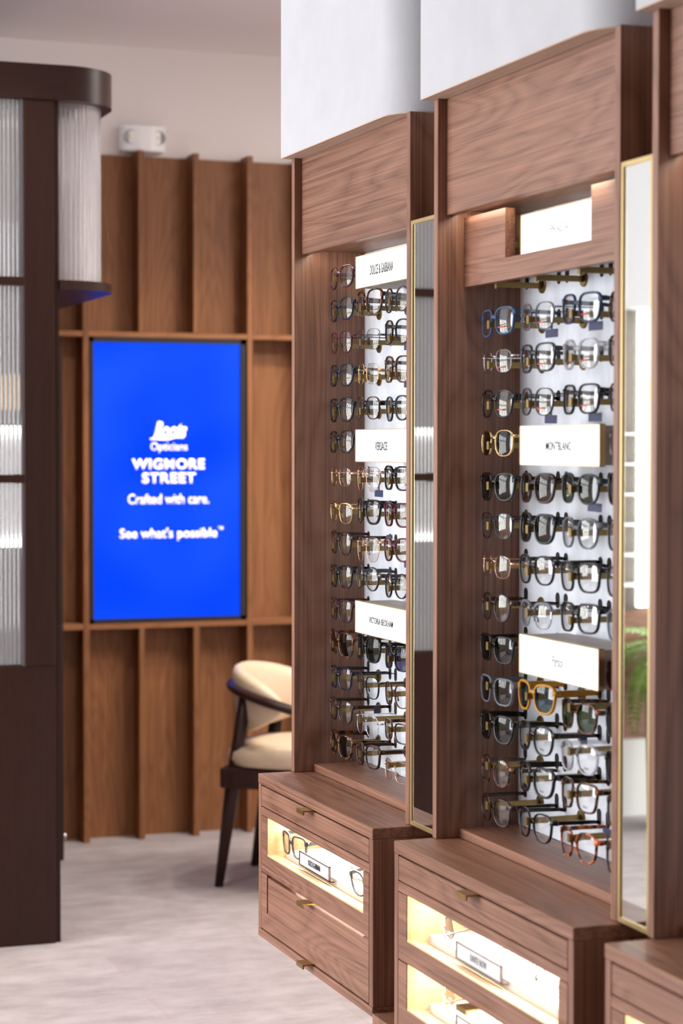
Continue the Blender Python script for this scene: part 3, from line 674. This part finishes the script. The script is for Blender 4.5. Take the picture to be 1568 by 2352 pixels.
# mirrors between the bays
for k, (ya, yb, wh) in enumerate(((3.5755, 3.4495, 'between the farther and the nearer display bay'), (2.7375, 2.6405, 'beside the right-hand display bay'))):
    xm = 1.440 - .005 * k; z0, z1 = .7475, 1.8685; e = .0080
    mi = empty('wall_mirror', 'tall narrow brass-framed mirror ' + wh, 'mirror', (xm, (ya + yb) / 2, z0))
    fr_ = MB().box(xm - .0025, xm + .02, ya - e, ya, z0, z1).box(xm - .0025, xm + .02, yb, yb + e, z0, z1).box(xm - .0025, xm + .02, yb + e, ya - e, z0, z0 + e).box(xm - .0025, xm + .02, yb + e, ya - e, z1 - e, z1)
    fr_.build('frame', M_brass, mi, bevel=.0006)
    MB().box(xm, xm + .004, yb + e, ya - e, z0 + e, z1 - e).build('mirror_glass', M_mirror, mi)
    MB().box(xm + .02, xm + .17, yb, ya, z0, z1).build('backing_box', oak('z', .5), mi)

# ------------------------------------------------------------------ eyewear on the pegs
ORD = ['', 'second', 'third', 'fourth']
ROWN = ['top', 'second', 'third', 'fourth', 'fifth', 'sixth', 'seventh', 'eighth', 'ninth', 'tenth', 'eleventh', 'twelfth', 'thirteenth', 'fourteenth', 'bottom']
# (row, column, shape, frame, lens, dz mm, tag, temple colour)
L1 = [(0, 0, 'cateye', 'plum', 'clear', 4, None), (1, 0, 'cateye', 'navy', 'clear', 6, None), (1, 1, 'big', 'tort', 'clear', 10, None), (1, 2, 'round', 'dgrey', 'clear', 6, None),
      (2, 0, 'thin', 'burg', 'clear', 7, None), (2, 1, 'wire', 'gun', 'clear', 6, None), (2, 2, 'panto', 'black', 'clear', 13, 'below'),
      (3, 0, 'cateye', 'navy', 'clear', 8, None), (3, 1, 'wire', 'gold', 'clear', 6, None), (3, 2, 'big', 'tort', 'clear', 10, 'below'),
      (4, 0, 'wayfarer', 'black', 'clear', 5, None), (4, 1, 'thin', 'brown', 'clear', 7, None), (4, 2, 'panto', 'dgrey', 'clear', 3, None),
      (5, 0, 'cateye', 'black', 'clear', 8, None),
      (6, 0, 'rimless', 'rose', 'clear', 4, None), (6, 1, 'pilot', 'rose', 'clear', 2, 'below'), (6, 2, 'square', 'black', 'clear', 6, None),
      (7, 0, 'browline', 'gold', 'clear', -2, None), (7, 1, 'wayfarer', 'black', 'clear', 6, None), (7, 2, 'square', 'burg', 'clear', 4, None),
      (8, 0, 'panto', 'brown', 'clear', 5, None), (8, 1, 'pilot', 'rose', 'clear', -2, 'above'), (8, 2, 'cateye', 'red', 'clear', 5, 'below'),
      (9, 0, 'square', 'black', 'clear', 4, None), (9, 1, 'round', 'gun', 'clear', 10, None), (9, 2, 'round', 'black', 'clear', 4, None),
      (10, 0, 'square', 'plum', 'clear', 3, None),
      (11, 0, 'big', 'tort', 'brown', 2, None), (11, 1, 'big', 'black', 'black', 6, None), (11, 2, 'square', 'black', 'grad', 2, None),
      (12, 0, 'square', 'navy', 'clear', -1, None), (12, 1, 'thin', 'black', 'clear', -1, None), (12, 2, 'thin', 'dbrown', 'clear', -2, None),
      (13, 0, 'square', 'brown', 'clear', 0, 'arm'), (13, 1, 'wireround', 'silver', 'clear', -10, None), (13, 2, 'rect', 'tort', 'clear', -4, None),
      (14, 0, 'wayfarer', 'tort', 'grey', -3, 'arm'), (14, 1, 'square', 'brown', 'clear', -4, None), (14, 2, 'wire', 'rose', 'clear', -12, None)]
L2 = [(2, 0, 'square', 'blue', 'clear', 5, None), (2, 1, 'thin', 'grey', 'clear', 5, 'below'), (2, 2, 'square', 'darkblue', 'clear', 9, 'below'), (2, 3, 'square', 'tort', 'clear', 4, None),
      (3, 0, 'rimless', 'silver', 'clear', 6, None), (3, 1, 'square', 'dgrey', 'clear', 6, None), (3, 2, 'panto', 'clear', 'clear', 6, None), (3, 3, 'square', 'brown', 'clear', 6, None),
      (4, 0, 'panto', 'black', 'clear', 3, None), (4, 1, 'thin', 'gun', 'clear', 3, 'below'), (4, 2, 'square', 'black', 'clear', 4, 'below'), (4, 3, 'thin', 'brown', 'clear', 4, None),
      (5, 0, 'thin', 'gold', 'black', 4, None), (5, 3, 'thin', 'silver', 'clear', 2, None),
      (6, 0, 'wayfarer', 'black', 'green', -2, None), (6, 1, 'wayfarer', 'brown', 'brown', -1, None), (6, 2, 'panto', 'dgrey', 'green', 1, 'below'), (6, 3, 'wayfarer', 'black', 'black', 2, None),
      (7, 0, 'thin', 'navy', 'clear', 0, None), (7, 1, 'wayfarer', 'black', 'black', 2, None), (7, 2, 'panto', 'grey', 'clear', 0, None), (7, 3, 'square', 'black', 'clear', 0, None),
      (8, 0, 'rimless', 'rose', 'clear', 0, None), (8, 1, 'panto', 'black', 'clear', 2, None), (8, 2, 'square', 'black', 'clear', -1, None), (8, 3, 'square', 'navy', 'clear', -1, None),
      (9, 0, 'round', 'brown', 'clear', -2, None), (9, 1, 'browline', 'grey', 'clear', -4, None), (9, 2, 'square', 'black', 'clear', 4, None), (9, 3, 'panto', 'grey', 'clear', 0, None),
      (10, 0, 'square', 'black', 'black', -5, None), (10, 3, 'square', 'burg', 'brown', -5, None),
      (11, 0, 'square', 'grey', 'grey', -8, None), (11, 1, 'wayfarer', 'amber', 'teal', -2, None), (11, 2, 'panto', 'tort', 'green', -14, None), (11, 3, 'wayfarer', 'black', 'black', -8, None),
      (12, 0, 'wayfarer', 'black', 'teal', -3, None), (12, 1, 'panto', 'black', 'clear', -1, 'arm'), (12, 2, 'panto', 'clear', 'clear', -11, None), (12, 3, 'wayfarer', 'black', 'black', -8, None),
      (13, 0, 'round', 'tort', 'clear', -10, None), (13, 1, 'wayfarer', 'black', 'clear', -1, None), (13, 2, 'square', 'tort', 'clear', -2, None), (13, 3, 'square', 'brown', 'clear', -8, None),
      (14, 0, 'panto', 'brown', 'clear', -9, None), (14, 1, 'panto', 'black', 'clear', -8, None), (14, 2, 'panto', 'orange', 'clear', -12, 'above'), (14, 3, 'square', 'brown', 'clear', -10, None)]
CN = [['left column', 'middle column', 'right column'], ['leftmost column', 'second column', 'third column', 'rightmost column']]
SHW = {'square': 'square', 'rect': 'rectangular', 'round': 'round', 'panto': 'rounded', 'cateye': 'cat-eye', 'wayfarer': 'thick-rimmed', 'big': 'large', 'wire': 'square', 'wireround': 'round', 'pilot': 'pilot', 'rimless': 'rimless', 'thin': 'slim', 'browline': 'browline'}
rnd = random.Random(3)
for bi, LL in enumerate((L1, L2)):
    B = BAYS[bi]
    for it in LL:
        r, c, sh, fc, lc, dz, tk = it
        cw = COLW[fc]
        lab = '%s %s %s, %s row of the %s in the %s' % (SHW[sh], cw, 'sunglasses' if lc != 'clear' else 'glasses', ROWN[r], CN[bi][c], B['who'])
        mk = None
        if bi == 1 and r in (2, 3, 4) and lc == 'clear': mk = 'red'
        if bi == 1 and r >= 12 and lc == 'clear': mk = 'script'
        eyewear(sh, fc, lc, (1.5045 + B['dx'], B['y'] - .108 - .162 * c, ROW(r) + dz / 1000), lab, 'eyewear on the pegs of the ' + B['who'],
                tilt=math.radians(rnd.uniform(-2, 2)), yaw=math.radians(rnd.uniform(-1.5, 1.5)), roll=math.radians(rnd.uniform(-1.5, 1.5)), tagkind=tk, mark=mk)
# eyewear lying in the drawers
def tray_pair(sh, fc, y, z, x, label, yaw=0, tilt=0, roll=0):
    return eyewear(sh, fc, 'clear', (x, y, z), label, 'eyewear in the lit drawers', tilt=tilt, yaw=yaw, roll=roll)
xf = 1.36; zt1 = .5885; zt2 = .466
tray_pair('square', 'gun', 4.112, zt1 + .0255, xf + .026, 'grey-rimmed glasses leaning at the left end of the farther cabinet\'s lit drawer', tilt=.05, yaw=.05)
tray_pair('wire', 'rose', 3.86, zt1 + .0245, xf + .065, 'thin gold wire glasses behind the name plate in the farther cabinet\'s lit drawer', tilt=.3)
tray_pair('panto', 'gun', 3.672, zt1 + .0255, xf + .030, 'grey-rimmed glasses at the right end of the farther cabinet\'s lit drawer', yaw=.25, tilt=.15)
xf = 1.355
tray_pair('rimless', 'silver', 3.30, zt1 + .021, xf + .04, 'rimless wire glasses at the left end of the nearer cabinet\'s upper lit drawer', yaw=-.5, tilt=.3)
tray_pair('wire', 'silver', 3.06, zt1 + .0215, xf + .062, 'silver wire glasses behind the name plate in the nearer cabinet\'s upper lit drawer', tilt=.35)
tray_pair('rimless', 'gun', 2.87, zt1 + .021, xf + .055, 'rimless glasses with dark arms at the right end of the nearer cabinet\'s upper lit drawer', yaw=.4, tilt=.2)
tray_pair('rimless', 'rose', 3.32, zt2 + .021, xf + .05, 'rimless glasses with copper arms at the left end of the nearer cabinet\'s lower lit drawer', yaw=-.5, tilt=.3)
tray_pair('wire', 'gun', 3.08, zt2 + .0215, xf + .06, 'dark wire glasses behind the name plate in the nearer cabinet\'s lower lit drawer', tilt=.35)

# ------------------------------------------------------------------ armchair
CH = empty('armchair', 'cream leather tub armchair with dark wooden frame beside the display bays', 'chair', (2.236, 6.553, 0), math.radians(-126.87))
def cpart(mb, name, mat, smooth=True, **k): mb.local = True; return mb.build(name, mat, CH, smooth=smooth, **k)
M_cw = darkwood('z')
def circ(n, r=1): return [(r * math.cos(2 * PI * i / n), r * math.sin(2 * PI * i / n)) for i in range(n)]
# arm rail: a horseshoe, open to the front (+y)
rail = []; 
for i in range(33):
    a = math.radians(-112 + 224 * i / 32); rr = .25
    f = abs(a) / math.radians(112)
    x = rr * math.sin(a) * (1.0); y = .03 - rr * math.cos(a)
    rail.append((x, y, .662 - .082 * f ** 2))
cpart(MB().sweep(rail, [(c * .022, s * .016) for c, s in circ(10)], scales=[.6] + [1] * 31 + [.6]), 'arm_rail', M_cw)
# padded back: thick rounded band inside the rail, tallest at the middle of the back, rolled ends
pad = MB(); vs = []; NS, NT = 40, 16
for i in range(NS + 1):
    u = -1 + 2 * i / NS; a = math.radians(86) * u; rr = .205
    env = max(0.0, 1 - abs(u) ** 6) ** .5
    top = .727 - .07 * u * u; bot = .500 + .06 * u * u; zc = (top + bot) / 2; hh = (top - bot) / 2 * (.15 + .85 * env); th = .034 * (.15 + .85 * env)
    for j in range(NT):
        t = 2 * PI * j / NT; ct, st = math.cos(t), math.sin(t)
        r2 = rr + th * math.copysign(abs(ct) ** .8, ct) + .018 * max(0, st) * 0 ; z = zc + hh * math.copysign(abs(st) ** .7, st)
        r2 += .03 * ((z - .56) / .2)
        vs.append((r2 * math.sin(a), .03 - r2 * math.cos(a), z))
fs = [(i * NT + j, i * NT + (j + 1) % NT, (i + 1) * NT + (j + 1) % NT, (i + 1) * NT + j) for i in range(NS) for j in range(NT)] + [tuple(range(NT)), tuple(range(NS * NT, NS * NT + NT))]
pad.add(vs, fs); cpart(pad, 'backrest', M_cream)
# seat cushion
seat = MB(); vs = []; NR, NA = 6, 40
lay = [(.86, .402), (.97, .408), (1.0, .428), (.985, .452), (.90, .468), (.55, .476), (.0, .478)]
for k, z in lay:
    for i in range(NA):
        t = 2 * PI * i / NA; c, s = math.cos(t), math.sin(t)
        vs.append((k * .245 * math.copysign(abs(c) ** .62, c), .02 + k * .235 * math.copysign(abs(s) ** .62, s), z))
fs = [(q * NA + i, q * NA + (i + 1) % NA, (q + 1) * NA + (i + 1) % NA, (q + 1) * NA + i) for q in range(len(lay) - 1) for i in range(NA)] + [tuple(range(NA))[::-1]]
seat.add(vs, fs); cpart(seat, 'seat', M_cream)
cpart(MB().box(-.205, .205, .185, .225, .335, .4015).box(-.205, .205, -.20, -.16, .335, .4015).box(-.225, -.19, -.2, .225, .335, .4015).box(.19, .225, -.2, .225, .335, .4015), 'seat_frame', M_cw, smooth=False, bevel=.004)
for sx in (-1, 1):
    cpart(MB().sweep([(sx * .18, -.220, 0), (sx * .183, -.170, .34), (sx * .183, -.125, .645)], [(c * .019, s * .024) for c, s in circ(10)], scales=[.62, 1.05, .8], up=Vector((0, 1, 0))), 'leg', M_cw)
    cpart(MB().sweep([(sx * .225, .255, 0), (sx * .225, .190, .34), (sx * .243, .085, .600)], [(c * .019, s * .024) for c, s in circ(10)], scales=[.62, 1.05, .8], up=Vector((0, 1, 0))), 'leg', M_cw)

# ------------------------------------------------------------------ what the mirrors show: the display unit on the far left
du = empty('lit_display_unit', 'pale lit display unit with glass shelves reflected in the mirrors', 'display shelf', (-1.7, 7.3, 0))
MB().box(-3.1, -.3, 7.26, 7.52, 0, .30).build('plinth', plain('pale_plinth', (.72, .70, .66), .6), du)
MB().box(-3.1, -.3, 7.30, 7.52, .30, .80).build('cupboard', oak('x', .2), du)
MB().box(-3.1, -.3, 7.42, 7.52, .80, 2.0).build('back_panel', plain('dark_taupe_panel', (.060, .045, .035), .6), du)
MB().box(-3.1, -.3, 7.26, 7.52, 2.0, CEIL - .002).build('bulkhead', plain('grey_plaster', (.50, .50, .50), .8), du)
for k in range(6): MB().box(-3.08, -.32, 7.32, 7.42, .90 + .12 * k, .908 + .12 * k).build('shelf', M_white, du)
for k in range(5):
    x = -1.122 - k * .42
    MB().box(x - .085, x + .085, 7.292, 7.318, .82, 1.99).build('light_column', M_tube, du)
MB().box(-2.95, -1.04, 7.285, 7.292, 1.63, 1.73).build('light_box', M_sign, du)
rnd = random.Random(5)
pf = empty('potted_fern', 'bright green fern in a pale pot reflected in the right-hand mirror', 'plant', (-1.06, 6.98, 0))
MB().lathe([(0, 0), (.13, 0), (.15, .62), (.135, .62), (.13, .58), (0, .58)], (-1.06, 6.98, 0)).build('pot', plain('pale_pot', (.62, .60, .56), .6), pf, smooth=False)
M_leaf = plain('fern_green', (.16, .32, .03), .5, noise=.35, nscale=12)
for k in range(34):
    az = 2 * PI * k / 34 * 2.618; ln = rnd.uniform(.32, .46); up0 = rnd.uniform(.6, 1.25); mb = MB()
    pts = []; p = Vector((-1.06, 6.98, .60)); el = up0
    for i in range(15):
        pts.append(p.copy()); p = p + Vector((math.cos(az) * math.cos(el), math.sin(az) * math.cos(el), math.sin(el))) * ln / 11; el -= .19
    mb.tube(pts, .0018, 5)
    sd = Vector((-math.sin(az), math.cos(az), 0))
    for i in range(1, 15):
        wl_ = .055 * math.sin(PI * (i + 1) / 16.5) + .006; d = (pts[i] - pts[i - 1]).normalized()
        for s in (-1, 1):
            for q in (0, .5):
                b = pts[i] - d * (q * ln / 11); tip = b + sd * s * wl_ + d * .012 - Vector((0, 0, .006)); mid = b.lerp(tip, .5)
                mb.add([b, mid + d * .007 + Vector((0, 0, .002)), tip, mid - d * .005], [(0, 1, 2, 3)])
    mb.build('frond', M_leaf, pf)
